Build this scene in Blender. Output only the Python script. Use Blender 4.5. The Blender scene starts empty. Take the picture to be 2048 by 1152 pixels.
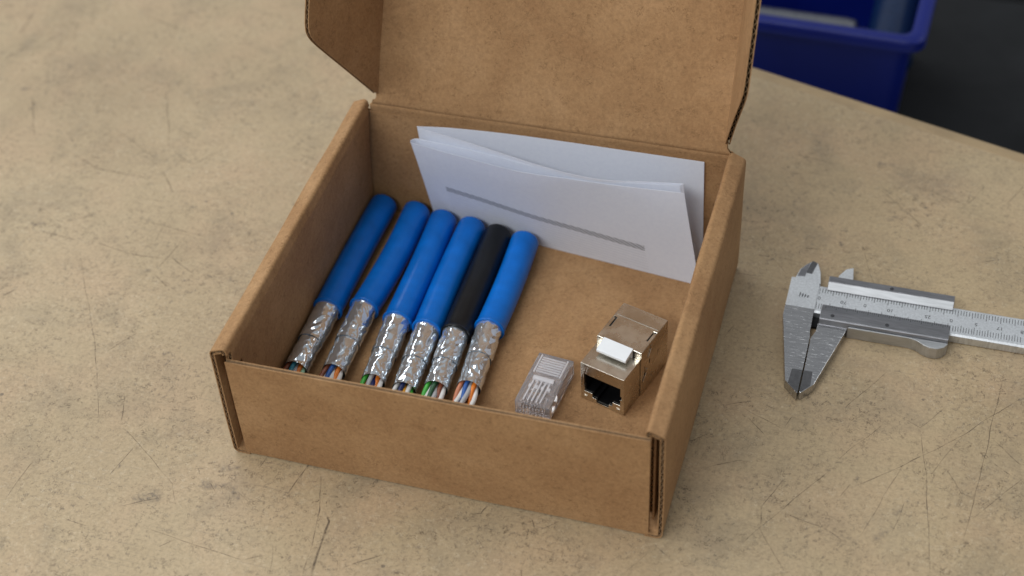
import bpy, bmesh, math, random
from mathutils import Vector, Matrix, noise
from mathutils.geometry import tessellate_polygon

S = 0.001                                   # everything below is written in millimetres
sc = bpy.context.scene
COL = sc.collection
rnd = random.Random(7)

# ------------------------------------------------------------------ camera
cam_d = bpy.data.cameras.new('camera')
cam = bpy.data.objects.new('camera', cam_d); COL.objects.link(cam)
cR = Vector((0.95781972, 0.28386592, -0.04473835))
cU = Vector((-0.16486777, 0.670326, 0.72352033))
cD = Vector((-0.23537205, 0.68562613, -0.6888518))
cP = Vector((0.17982993, -0.26044513, 0.34939581))
mw = Matrix.Identity(4)
for i in range(3):
    mw[i][0] = cR[i]; mw[i][1] = cU[i]; mw[i][2] = -cD[i]; mw[i][3] = cP[i]
cam.matrix_world = mw
cam_d.sensor_width = 36.0
cam_d.lens = 54.4987
cam_d.clip_start = 0.01; cam_d.clip_end = 20
cam_d.dof.use_dof = True
cam_d.dof.focus_distance = 0.462
cam_d.dof.aperture_fstop = 10.0
sc.camera = cam

# ------------------------------------------------------------------ world, lamps, exposure
w = bpy.data.worlds.new('World'); sc.world = w; w.use_nodes = True
bg = w.node_tree.nodes['Background']
bg.inputs[0].default_value = (0.93, 0.965, 1.0, 1); bg.inputs[1].default_value = 0.29

def area(name, loc, aim, sx, sy, power, col, rz=0.0):
    l = bpy.data.lights.new(name, 'AREA'); l.shape = 'RECTANGLE'; l.size = sx; l.size_y = sy
    l.energy = power; l.color = col
    o = bpy.data.objects.new(name, l); COL.objects.link(o)
    o.location = loc
    d = Vector(aim) - Vector(loc)
    q = d.to_track_quat('-Z', 'Y')
    o.rotation_euler = (q.to_matrix() @ Matrix.Rotation(rz, 3, 'Z')).to_euler()
    return o
# fluorescent ceiling fittings over the bench
for loc, sx_, sy_, pw in (((-0.35, -0.95, 1.10), 1.2, 0.20, 10.8),
                          ((-0.22, 0.26, 1.50), 1.2, 0.16, 4.2),
                          ((-1.40, -0.10, 1.25), 1.2, 0.16, 6.0),
                          ((-1.05, 1.10, 1.40), 1.2, 0.16, 8.0), ((1.25, 1.10, 1.40), 1.2, 0.16, 2.2)):
    area('ceiling_lamp', loc, (0.06, 0.06, 0), sx_, sy_, pw, (0.96, 0.985, 1.0))

sc.view_settings.view_transform = 'Standard'
sc.view_settings.look = 'None'
sc.view_settings.exposure = 0.19
sc.view_settings.gamma = 1.0
sc.view_settings.use_curve_mapping = False
sc.render.engine = 'CYCLES'
sc.cycles.max_bounces = 14
sc.cycles.transmission_bounces = 14
sc.cycles.transparent_max_bounces = 16
sc.cycles.glossy_bounces = 6
sc.cycles.use_denoising = True
sc.cycles.sample_clamp_indirect = 6.0

# ------------------------------------------------------------------ material helpers
class NT:
    def __init__(s, name):
        s.m = bpy.data.materials.new(name); s.m.use_nodes = True
        s.t = s.m.node_tree; s.b = s.t.nodes['Principled BSDF']; s.out = s.t.nodes['Material Output']
    def n(s, kind, **kw):
        nd = s.t.nodes.new(kind)
        for k, v in kw.items():
            if k.startswith('i_'):
                key = k[2:]
                nd.inputs[int(key) if key.isdigit() else key.replace('_', ' ')].default_value = v
            else: setattr(nd, k, v)
        return nd
    def l(s, a, b): s.t.links.new(a, b)
    def coord(s, out='Object'):
        if not hasattr(s, '_tc'): s._tc = s.n('ShaderNodeTexCoord')
        return s._tc.outputs[out]
    def mapping(s, scale=(1, 1, 1), rot=(0, 0, 0), loc=(0, 0, 0), out='Object'):
        m = s.n('ShaderNodeMapping'); m.inputs['Scale'].default_value = scale
        m.inputs['Rotation'].default_value = rot; m.inputs['Location'].default_value = loc
        s.l(s.coord(out), m.inputs['Vector']); return m.outputs[0]
    def noise(s, scale, detail=3, rough=0.5, dist=0.0, vec=None):
        n = s.n('ShaderNodeTexNoise'); n.inputs['Scale'].default_value = scale
        n.inputs['Detail'].default_value = detail; n.inputs['Roughness'].default_value = rough
        n.inputs['Distortion'].default_value = dist
        s.l(vec if vec is not None else s.coord(), n.inputs['Vector']); return n.outputs[0]
    def ramp(s, f, stops):
        r = s.n('ShaderNodeValToRGB'); e = r.color_ramp.elements
        while len(e) < len(stops): e.new(0.5)
        for k, (p, c) in enumerate(stops):
            e[k].position = p; e[k].color = c if len(c) == 4 else (*c, 1)
        s.l(f, r.inputs[0]); return r.outputs[0]
    def math(s, op, a, b=None, c=None, clamp=False):
        m = s.n('ShaderNodeMath', operation=op); m.use_clamp = clamp
        for k, v in enumerate((a, b, c)):
            if v is None: continue
            if isinstance(v, (int, float)): m.inputs[k].default_value = v
            else: s.l(v, m.inputs[k])
        return m.outputs[0]
    def mix(s, f, a, b, mode='MIX'):
        m = s.n('ShaderNodeMix', data_type='RGBA', blend_type=mode)
        for key, v in ((0, f), (6, a), (7, b)):
            if isinstance(v, (int, float)): m.inputs[key].default_value = v
            elif isinstance(v, tuple): m.inputs[key].default_value = (*v, 1) if len(v) == 3 else v
            else: s.l(v, m.inputs[key])
        return m.outputs[2]
    def bump(s, h, strength, dist):
        b = s.n('ShaderNodeBump'); b.inputs['Strength'].default_value = strength
        b.inputs['Distance'].default_value = dist
        s.l(h, b.inputs['Height']); s.l(b.outputs[0], s.b.inputs['Normal']); return b
    def set(s, **kw):
        for k, v in kw.items():
            k = k.replace('_', ' ')
            if isinstance(v, tuple): s.b.inputs[k].default_value = (*v, 1) if len(v) == 3 else v
            elif isinstance(v, (int, float)): s.b.inputs[k].default_value = v
            else: s.l(v, s.b.inputs[k])
        return s

def g(v): return (v, v, v)

def mat_table():
    t = NT('worn_fibreboard')
    base = (0.50, 0.405, 0.255)
    big = t.noise(9, 5, 0.6)
    c = t.ramp(big, [(0.25, (0.318, 0.232, 0.135)), (0.5, (0.405, 0.306, 0.182)), (0.8, (0.475, 0.368, 0.228))])
    # pinkish / greenish drift
    dr = t.noise(30, 3, 0.6)
    c = t.mix(t.ramp(dr, [(0.45, g(0)), (0.75, g(0.35))]), c, (0.50, 0.325, 0.200))
    # grey dirt clouds
    dirt = t.noise(38, 6, 0.68, 0.6)
    c = t.mix(t.ramp(dirt, [(0.50, g(0)), (0.76, g(0.50))]), c, (0.185, 0.15, 0.105))
    # grain speckle
    sp = t.noise(900, 4, 0.7)
    c = t.mix(0.45, c, t.ramp(sp, [(0.3, g(0.30)), (0.5, g(0.5)), (0.72, g(0.66))]), 'OVERLAY')
    # curly dark fibres: contour lines of a distorted noise
    def fibres(scale, dist, width, lo, hi, mscale, loc):
        v = t.mapping(loc=loc)
        f = t.noise(scale, 2, 0.5, dist, v)
        line = t.math('LESS_THAN', t.math('ABSOLUTE', t.math('SUBTRACT', f, 0.5)), width)
        brk = t.ramp(t.noise(scale * 0.9, 2, 0.5, 0, t.mapping(loc=(loc[1], loc[0], 3))), [(0.50, g(0)), (0.60, g(1))])
        msk = t.ramp(t.noise(mscale, 4, 0.6, 0, v), [(lo, g(0)), (hi, g(1))])
        return t.math('MULTIPLY', t.math('MULTIPLY', line, brk), msk)
    f1 = fibres(430, 1.7, 0.028, 0.36, 0.60, 40, (0, 0, 0))
    f2 = fibres(650, 1.2, 0.036, 0.38, 0.60, 55, (1.3, 0.4, 0))
    f3 = fibres(540, 1.4, 0.030, 0.36, 0.56, 30, (2.1, 1.4, 0))
    c = t.mix(t.math('MULTIPLY', f1, 0.72), c, (0.12, 0.085, 0.05))
    c = t.mix(t.math('MULTIPLY', f2, 0.62), c, (0.14, 0.11, 0.075))
    c = t.mix(t.math('MULTIPLY', f3, 0.26), c, (0.66, 0.56, 0.40))
    # fine random hairline scratches in several directions
    for ang, sc_, lo in ((0.35, 26, 0.67), (-0.9, 30, 0.68), (1.25, 22, 0.68)):
        v = t.mapping(scale=(1, 42, 1), rot=(0, 0, ang))
        s = t.noise(sc_, 2, 0.5, 0.15, v)
        c = t.mix(t.ramp(s, [(lo, g(0)), (lo + 0.05, g(0.28))]), c, (0.24, 0.19, 0.13))
    # dark pin specks
    vo = t.n('ShaderNodeTexVoronoi'); vo.inputs['Scale'].default_value = 75; t.l(t.coord(), vo.inputs['Vector'])
    spk = t.math('LESS_THAN', vo.outputs['Distance'], 0.045)
    spm = t.math('GREATER_THAN', t.noise(60, 2), 0.53)
    c = t.mix(t.math('MULTIPLY', t.math('MULTIPLY', spk, spm), 0.6), c, (0.09, 0.075, 0.06))
    h = t.math('ADD', t.math('MULTIPLY', sp, 0.6), t.math('MULTIPLY', t.math('ADD', f1, f2), -0.5))
    t.bump(h, 0.35, 0.00025)
    rg = t.math('MULTIPLY_ADD', dirt, 0.25, 0.36)
    t.set(Base_Color=c, Roughness=rg, Specular_IOR_Level=0.35)
    return t.m

def mat_card(name, a, b, c3, fl=0.5):
    t = NT(name)
    v = t.mapping(scale=(1, 1, 1), loc=(0.3, 0.2, 0.1))
    n1 = t.noise(45, 5, 0.6, 0.3, v)
    c = t.ramp(n1, [(0.3, a), (0.55, b), (0.8, c3)])
    n2 = t.noise(800, 4, 0.7, 0.3, v)
    c = t.mix(0.48, c, t.ramp(n2, [(0.32, g(0.32)), (0.5, g(0.5)), (0.7, g(0.66))]), 'OVERLAY')
    f = t.noise(520, 2, 0.5, 1.4, v)
    line = t.math('LESS_THAN', t.math('ABSOLUTE', t.math('SUBTRACT', f, 0.5)), 0.024)
    msk = t.ramp(t.noise(300, 2, 0.5, 0, v), [(0.52, g(0)), (0.62, g(1))])
    lm = t.math('MULTIPLY', line, msk)
    c = t.mix(t.math('MULTIPLY', lm, fl), c, (a[0] * 0.5, a[1] * 0.48, a[2] * 0.45))
    f2 = t.noise(600, 2, 0.5, 1.2, t.mapping(loc=(2, 1, 4)))
    l2 = t.math('LESS_THAN', t.math('ABSOLUTE', t.math('SUBTRACT', f2, 0.5)), 0.02)
    c = t.mix(t.math('MULTIPLY', l2, 0.22), c, (c3[0] * 1.25, c3[1] * 1.25, c3[2] * 1.25))
    hb = t.math('ADD', n2, t.math('MULTIPLY', n1, 2.0))
    t.bump(hb, 0.28, 0.00018)
    t.set(Base_Color=c, Roughness=0.78, Specular_IOR_Level=0.22)
    return t.m

def mat_plain(name, col, rough=0.5, metal=0.0, spec=0.5, var=0.12, scale=200, bump=0.0, bscale=900, coat=0.0):
    t = NT(name)
    n = t.noise(scale, 4, 0.6)
    lo = tuple(x * (1 - var) for x in col); hi = tuple(min(1, x * (1 + var)) for x in col)
    c = t.ramp(n, [(0.3, lo), (0.7, hi)])
    r = t.math('MULTIPLY_ADD', t.noise(scale * 2.3, 3, 0.6), 0.16, rough - 0.08)
    t.set(Base_Color=c, Roughness=r, Metallic=metal, Specular_IOR_Level=spec)
    if coat: t.set(Coat_Weight=coat, Coat_Roughness=0.15)
    if bump: t.bump(t.noise(bscale, 4, 0.6), bump, 0.0002)
    return t.m

def mat_foil():
    t = NT('crinkled_foil')
    n = t.noise(420, 3, 0.55, 1.2)
    r = t.ramp(n, [(0.3, g(0.07)), (0.7, g(0.17))])
    c = t.ramp(t.noise(250, 3, 0.5), [(0.3, (0.68, 0.74, 0.80)), (0.7, (0.80, 0.86, 0.92))])
    vo = t.n('ShaderNodeTexVoronoi', feature='SMOOTH_F1'); vo.inputs['Scale'].default_value = 330
    vo.inputs['Smoothness'].default_value = 0.35
    t.l(t.mapping(scale=(1.3, 0.7, 1.3)), vo.inputs['Vector'])
    h = t.math('ADD', t.math('MULTIPLY', vo.outputs[0], 0.7), t.noise(380, 2, 0.5, 1.8))
    t.bump(h, 0.05, 0.0006)
    t.set(Base_Color=c, Roughness=r, Metallic=0.84)
    return t.m

def mat_brushed(name, col, rough, ang=0.0, bump=0.15, scale=(60, 2200, 400), scr=0.0):
    t = NT(name)
    v = t.mapping(scale=scale, rot=(0, 0, ang))
    n = t.noise(1.0, 4, 0.65, 0, v)
    c = t.ramp(n, [(0.3, tuple(x * 0.80 for x in col)), (0.7, tuple(min(1, x * 1.1) for x in col))])
    cl = t.noise(130, 4, 0.6)
    r = t.math('ADD', t.math('MULTIPLY', n, 0.18), t.math('MULTIPLY_ADD', cl, 0.22, rough - 0.2))
    if scr:
        v2 = t.mapping(scale=(330, 2300, 400), rot=(0, 0, ang), loc=(1, 2, 3))
        s2 = t.ramp(t.noise(1.0, 3, 0.7, 0, v2), [(0.60, g(0)), (0.70, g(scr))])
        c = t.mix(s2, c, (0.86, 0.87, 0.88))
        r = t.math('ADD', r, t.math('MULTIPLY', s2, 0.35))
    t.bump(n, bump, 0.00012)
    t.set(Base_Color=c, Roughness=r, Metallic=1.0)
    return t.m

def mat_nickel():
    t = NT('cast_nickel')
    n = t.noise(1500, 3, 0.7); b = t.noise(160, 4, 0.6)
    c = t.ramp(b, [(0.3, (0.56, 0.52, 0.45)), (0.7, (0.72, 0.68, 0.60))])
    c = t.mix(t.ramp(n, [(0.62, g(0)), (0.74, g(0.3))]), c, (0.82, 0.80, 0.75))
    t.bump(t.math('ADD', n, t.math('MULTIPLY', b, 2)), 0.05, 0.00012)
    t.set(Base_Color=c, Roughness=t.math('MULTIPLY_ADD', b, 0.22, 0.16), Metallic=1.0)
    return t.m

def mat_clear(name='clear_plastic', milk=0.14):
    t = NT(name)
    n = t.noise(500, 2)
    t.set(Base_Color=(1.0, 0.99, 1.0), Roughness=t.math('MULTIPLY_ADD', n, 0.05, 0.0), IOR=1.49, Transmission_Weight=1.0)
    d = t.n('ShaderNodeBsdfTranslucent'); d.inputs[0].default_value = (0.86, 0.84, 0.88, 1)
    d2 = t.n('ShaderNodeBsdfDiffuse'); d2.inputs[0].default_value = (0.95, 0.93, 0.96, 1)
    a = t.n('ShaderNodeAddShader'); t.l(d.outputs[0], a.inputs[0]); t.l(d2.outputs[0], a.inputs[1])
    mx = t.n('ShaderNodeMixShader'); mx.inputs[0].default_value = milk
    t.l(t.b.outputs[0], mx.inputs[1]); t.l(d2.outputs[0], mx.inputs[2])
    t.l(mx.outputs[0], t.out.inputs[0])
    return t.m

def mat_paper(printed):
    t = NT('white_paper_printed' if printed else 'white_paper')
    n = t.noise(700, 3, 0.6)
    c = t.ramp(n, [(0.3, (0.85, 0.88, 0.96)), (0.7, (0.89, 0.92, 0.99))])
    if printed:
        sep = t.n('ShaderNodeSeparateXYZ'); t.l(t.coord('UV'), sep.inputs[0])
        u, v = sep.outputs[0], sep.outputs[1]
        dd = t.math('SUBTRACT', v, t.math('MULTIPLY_ADD', u, -0.265, 0.515))
        inu = t.math('MULTIPLY', t.math('GREATER_THAN', u, 0.125), t.math('LESS_THAN', u, 0.825))
        bar = t.math('MULTIPLY', inu, t.math('LESS_THAN', t.math('ABSOLUTE', dd), 0.030))
        hat = t.math('SINE', t.math('ADD', t.math('MULTIPLY', u, 300.0), t.math('MULTIPLY', v, 190.0)))
        hat = t.math('MULTIPLY_ADD', t.math('GREATER_THAN', hat, -0.1), 0.60, 0.22)
        c = t.mix(t.math('MULTIPLY', bar, hat), c, (0.235, 0.25, 0.29))
        ln = t.math('GREATER_THAN', t.math('SINE', t.math('MULTIPLY', dd, 190.0)), 0.25)
        blk = t.math('MULTIPLY', inu, t.math('MULTIPLY', t.math('LESS_THAN', dd, -0.05), t.math('GREATER_THAN', v, 0.035)))
        brk = t.ramp(t.noise(12, 2, 0.5, 0, t.mapping(scale=(1.5, 30, 1), out='UV')), [(0.35, g(0.25)), (0.65, g(1))])
        c = t.mix(t.math('MULTIPLY', t.math('MULTIPLY', t.math('MULTIPLY', ln, blk), brk), 0.17), c, (0.30, 0.33, 0.40))
    t.bump(t.noise(90, 3, 0.5), 0.10, 0.0006)
    t.set(Base_Color=c, Roughness=0.62, Specular_IOR_Level=0.3)
    # thin paper lets some light through
    tr = t.n('ShaderNodeBsdfTranslucent'); t.l(c, tr.inputs[0])
    mx = t.n('ShaderNodeMixShader'); mx.inputs[0].default_value = 0.28
    t.l(t.b.outputs[0], mx.inputs[1]); t.l(tr.outputs[0], mx.inputs[2]); t.l(mx.outputs[0], t.out.inputs[0])
    return t.m

def mat_mark(name, col, dens, nscale=260, lo=0.35, hi=0.62):
    """wear mark: strength fades to the ribbon's edge (uv.y) and breaks up"""
    t = NT(name)
    sep = t.n('ShaderNodeSeparateXYZ'); t.l(t.coord('UV'), sep.inputs[0])
    e = t.math('SUBTRACT', 1.0, t.math('ABSOLUTE', t.math('MULTIPLY_ADD', sep.outputs[1], 2.0, -1.0)), clamp=True)
    e = t.math('POWER', e, 0.7)
    ends = t.math('MULTIPLY', t.math('MULTIPLY', sep.outputs[0], t.math('SUBTRACT', 1.0, sep.outputs[0])), 9.0, clamp=True)
    brk = t.ramp(t.noise(nscale, 4, 0.7), [(lo, g(0.12)), (hi, g(1))])
    al = t.math('MULTIPLY', t.math('MULTIPLY', t.math('MULTIPLY', e, brk), ends), dens)
    t.set(Base_Color=col, Roughness=0.6, Alpha=al, Specular_IOR_Level=0.2)
    return t.m

M = {}
M['table'] = mat_table()
M['lipping'] = mat_plain('edge_lipping_wood', (0.37, 0.265, 0.145), 0.55, var=0.15, scale=60)
M['card'] = mat_card('kraft_board', (0.295, 0.160, 0.072), (0.358, 0.206, 0.096), (0.418, 0.252, 0.126))
M['flute'] = mat_card('kraft_flute', (0.20, 0.125, 0.065), (0.26, 0.165, 0.09), (0.31, 0.20, 0.115))
M['blue'] = mat_plain('blue_jacket', (0.001, 0.135, 0.53), 0.33, spec=0.30, var=0.14, scale=110, bump=0.10, bscale=1400)
M['black'] = mat_plain('black_jacket', (0.006, 0.0065, 0.0075), 0.36, spec=0.3, var=0.2, scale=300, bump=0.12, bscale=1400)
M['foil'] = mat_foil()
M['nickel'] = mat_nickel()
M['darkmetal'] = mat_plain('shadow_gap_metal', (0.05, 0.047, 0.042), 0.5, metal=0.6)
M['blackplastic'] = mat_plain('black_plastic', (0.003, 0.003, 0.0035), 0.5, spec=0.2)
M['gold'] = mat_plain('gold_contact', (0.55, 0.40, 0.13), 0.35, metal=1.0)
M['whiteplastic'] = mat_plain('white_plastic', (0.80, 0.83, 0.85), 0.38, var=0.03)
M['clear'] = mat_clear()
M['glint_ridge'] = mat_clear('plastic_ridge_glint', 0.5)  # half diffuse white mixed in, painted highlights on the plug's ridges
M['paper'] = mat_paper(False)
M['paper_print'] = mat_paper(True)
M['steel_jaw'] = mat_brushed('ground_steel', (0.53, 0.53, 0.54), 0.20, 0.0, 0.10, (160, 2200, 300), scr=0.85)
M['steel_satin'] = mat_brushed('satin_chrome', (0.70, 0.72, 0.74), 0.50, 0.0, 0.12, (1500, 1500, 300))
M['steel_dark'] = mat_brushed('dull_steel', (0.30, 0.30, 0.315), 0.36, 0.0, 0.15, (200, 2200, 300))
M['steel_bright'] = mat_brushed('bright_steel', (0.50, 0.51, 0.52), 0.46, 0.0, 0.15, (120, 2200, 300))
M['steel_facet'] = mat_brushed('ground_facet', (0.17, 0.17, 0.175), 0.36, 0.0, 0.1, (900, 900, 300))
M['ink'] = mat_plain('etched_ink', (0.035, 0.036, 0.04), 0.6)
M['bin'] = mat_plain('blue_bin_plastic', (0.002, 0.010, 0.15), 0.38, spec=0.32, var=0.06, scale=60)
M['tin'] = mat_brushed('drawn_tube', (0.30, 0.31, 0.34), 0.30, 0.0, 0.1, (30, 900, 900))
M['bluebottle'] = mat_plain('dark_blue_gloss', (0.003, 0.016, 0.055), 0.30, spec=0.3)
M['darkfloor'] = mat_plain('dark_rubber_mat', (0.014, 0.015, 0.0165), 0.7, spec=0.2, var=0.25, scale=30)
M['darkfloor2'] = mat_plain('dark_lino', (0.004, 0.0045, 0.005), 0.7, spec=0.15, var=0.2, scale=20)
M['scratch'] = mat_mark('scratch_mark', (0.13, 0.10, 0.07), 0.85)
M['smudge'] = mat_mark('grey_smudge', (0.15, 0.14, 0.135), 0.50, 700, 0.42, 0.66)
WIRE = {k: mat_plain('wire_' + k, c, 0.35, var=0.05) for k, c in dict(
    brown=(0.25, 0.075, 0.035), white=(0.78, 0.78, 0.76), blue=(0.02, 0.10, 0.36), orange=(0.80, 0.22, 0.02),
    green=(0.06, 0.42, 0.05), navy=(0.012, 0.022, 0.11), mint=(0.42, 0.72, 0.50), teal=(0.03, 0.25, 0.36),
    salmon=(0.55, 0.20, 0.10), grey=(0.45, 0.45, 0.46), amber=(0.78, 0.36, 0.04), darkgreen=(0.02, 0.09, 0.035)).items()}

# ------------------------------------------------------------------ mesh helpers (mm in, metres out)
def obj(name, verts, faces, mat, parent=None, smooth=False, bevel=0.0, seg=2, uvs=None, angle=30):
    me = bpy.data.meshes.new(name)
    me.from_pydata([tuple(c * S for c in v) for v in verts], [], faces)
    me.materials.append(mat)
    if uvs is not None:
        ul = me.uv_layers.new(name='UVMap')
        for lp in me.loops: ul.data[lp.index].uv = uvs[lp.vertex_index]
    bm = bmesh.new(); bm.from_mesh(me)
    bmesh.ops.recalc_face_normals(bm, faces=bm.faces[:])
    bm.to_mesh(me); bm.free()
    o = bpy.data.objects.new(name, me); COL.objects.link(o)
    if parent is not None: o.parent = parent
    if smooth:
        for p in me.polygons: p.use_smooth = True
    if bevel:
        b = o.modifiers.new('bevel', 'BEVEL'); b.width = bevel * S; b.segments = seg
        b.limit_method = 'ANGLE'; b.angle_limit = math.radians(angle); b.harden_normals = False
    return o

class MB:
    def __init__(s): s.v = []; s.f = []
    def add(s, v, f):
        k = len(s.v); s.v += [tuple(x) for x in v]; s.f += [tuple(i + k for i in q) for q in f]
    def box(s, x0, x1, y0, y1, z0, z1):
        s.add([(x0, y0, z0), (x1, y0, z0), (x1, y1, z0), (x0, y1, z0), (x0, y0, z1), (x1, y0, z1), (x1, y1, z1), (x0, y1, z1)],
              [(0, 3, 2, 1), (4, 5, 6, 7), (0, 1, 5, 4), (1, 2, 6, 5), (2, 3, 7, 6), (3, 0, 4, 7)])
    def prism(s, poly, z0, z1, holes=(), mapf=None):
        """2-D polygon (with holes) extruded from z0 to z1; mapf(a, b, c) places it"""
        mapf = mapf or (lambda a, b, c: (a, b, c))
        loops = [list(poly)] + [list(h) for h in holes]
        flat = [p for lp in loops for p in lp]
        tris = tessellate_polygon([[Vector((p[0], p[1], 0)) for p in lp] for lp in loops])
        n = len(flat)
        v = [mapf(p[0], p[1], z0) for p in flat] + [mapf(p[0], p[1], z1) for p in flat]
        if not holes:
            f = [tuple(range(n)), tuple(range(2 * n - 1, n - 1, -1))]
        else:
            f = [tuple(t) for t in tris] + [tuple(n + i for i in reversed(t)) for t in tris]
        k = 0
        for lp in loops:
            m = len(lp)
            for i in range(m):
                a, b = k + i, k + (i + 1) % m
                f.append((a, b, b + n, a + n))
            k += m
        s.add(v, f)
    def build(s, name, mat, parent=None, **kw): return obj(name, s.v, s.f, mat, parent, **kw)

def empty(name, loc=(0, 0, 0), rz=0.0):
    o = bpy.data.objects.new(name, None); COL.objects.link(o)
    o.location = tuple(c * S for c in loc); o.rotation_euler = (0, 0, rz); o.empty_display_size = 0.01
    return o
def tag(o, label, cat, group=None):
    o['label'] = label; o['category'] = cat
    if group: o['group'] = group
    return o

def frames(path):
    P = [Vector(p) for p in path]; T = []
    for i in range(len(P)):
        a = P[max(0, i - 1)]; b = P[min(len(P) - 1, i + 1)]; T.append((b - a).normalized())
    up = Vector((0, 0, 1)) if abs(T[0].z) < 0.9 else Vector((1, 0, 0))
    out = []
    n = (up - T[0] * up.dot(T[0])).normalized()
    for i in range(len(P)):
        n = (n - T[i] * n.dot(T[i])).normalized()
        out.append((P[i], T[i], n, T[i].cross(n)))
    return out

def tube(path, radii, seg=24, cap0=True, cap1=True, disp=None):
    fr = frames(path); v = []; f = []
    for i, (p, t, n, b) in enumerate(fr):
        for k in range(seg):
            a = 2 * math.pi * k / seg
            r = radii[i] + (disp(i, a) if disp else 0)
            v.append(tuple(p + (n * math.cos(a) + b * math.sin(a)) * r))
    for i in range(len(fr) - 1):
        for k in range(seg):
            k2 = (k + 1) % seg
            f.append((i * seg + k, i * seg + k2, (i + 1) * seg + k2, (i + 1) * seg + k))
    if cap0: f.append(tuple(range(seg - 1, -1, -1)))
    if cap1: f.append(tuple((len(fr) - 1) * seg + k for k in range(seg)))
    return v, f

# ------------------------------------------------------------------ workbench
EA = math.radians(-16.6); E0 = (115.0, 221.0)
ed = Vector((math.cos(EA), math.sin(EA))); en = Vector((-ed.y, ed.x))
def bench_pt(a, b): return (E0[0] + ed.x * a + en.x * b, E0[1] + ed.y * a + en.y * b)
prof = [(-620, -34), (-620, 0), (-0.3, 0), (0, -0.25), (0, -34)]
bv = []; bf = []
for a in (-700, 620):
    for b, z in prof: x, y = bench_pt(a, b); bv.append((x, y, z))
n = len(prof)
for i in range(n): bf.append((i, (i + 1) % n, n + (i + 1) % n, n + i))
bf += [tuple(range(n)), tuple(range(2 * n - 1, n - 1, -1))]
bench = obj('workbench_top', bv, bf, M['table']); bench['kind'] = 'structure'
bench['label'] = 'worn tan fibreboard workbench top with scratches and a chamfered far edge'

lp_ = [(0.05, -34), (0.05, -0.35), (0.5, -0.12), (5.5, -1.1), (7.2, -2.0), (8.0, -3.6), (8.0, -34)]
bv = []; bf = []
for a in (-700, 620):
    for b, z in lp_: x, y = bench_pt(a, b); bv.append((x, y, z))
n = len(lp_)
for i in range(n): bf.append((i, (i + 1) % n, n + (i + 1) % n, n + i))
bf += [tuple(range(n)), tuple(range(2 * n - 1, n - 1, -1))]
lipo = obj('edge_lipping', bv, bf, M['lipping'], bench); lipo['label'] = 'browner lipping strip along the far edge'
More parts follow.
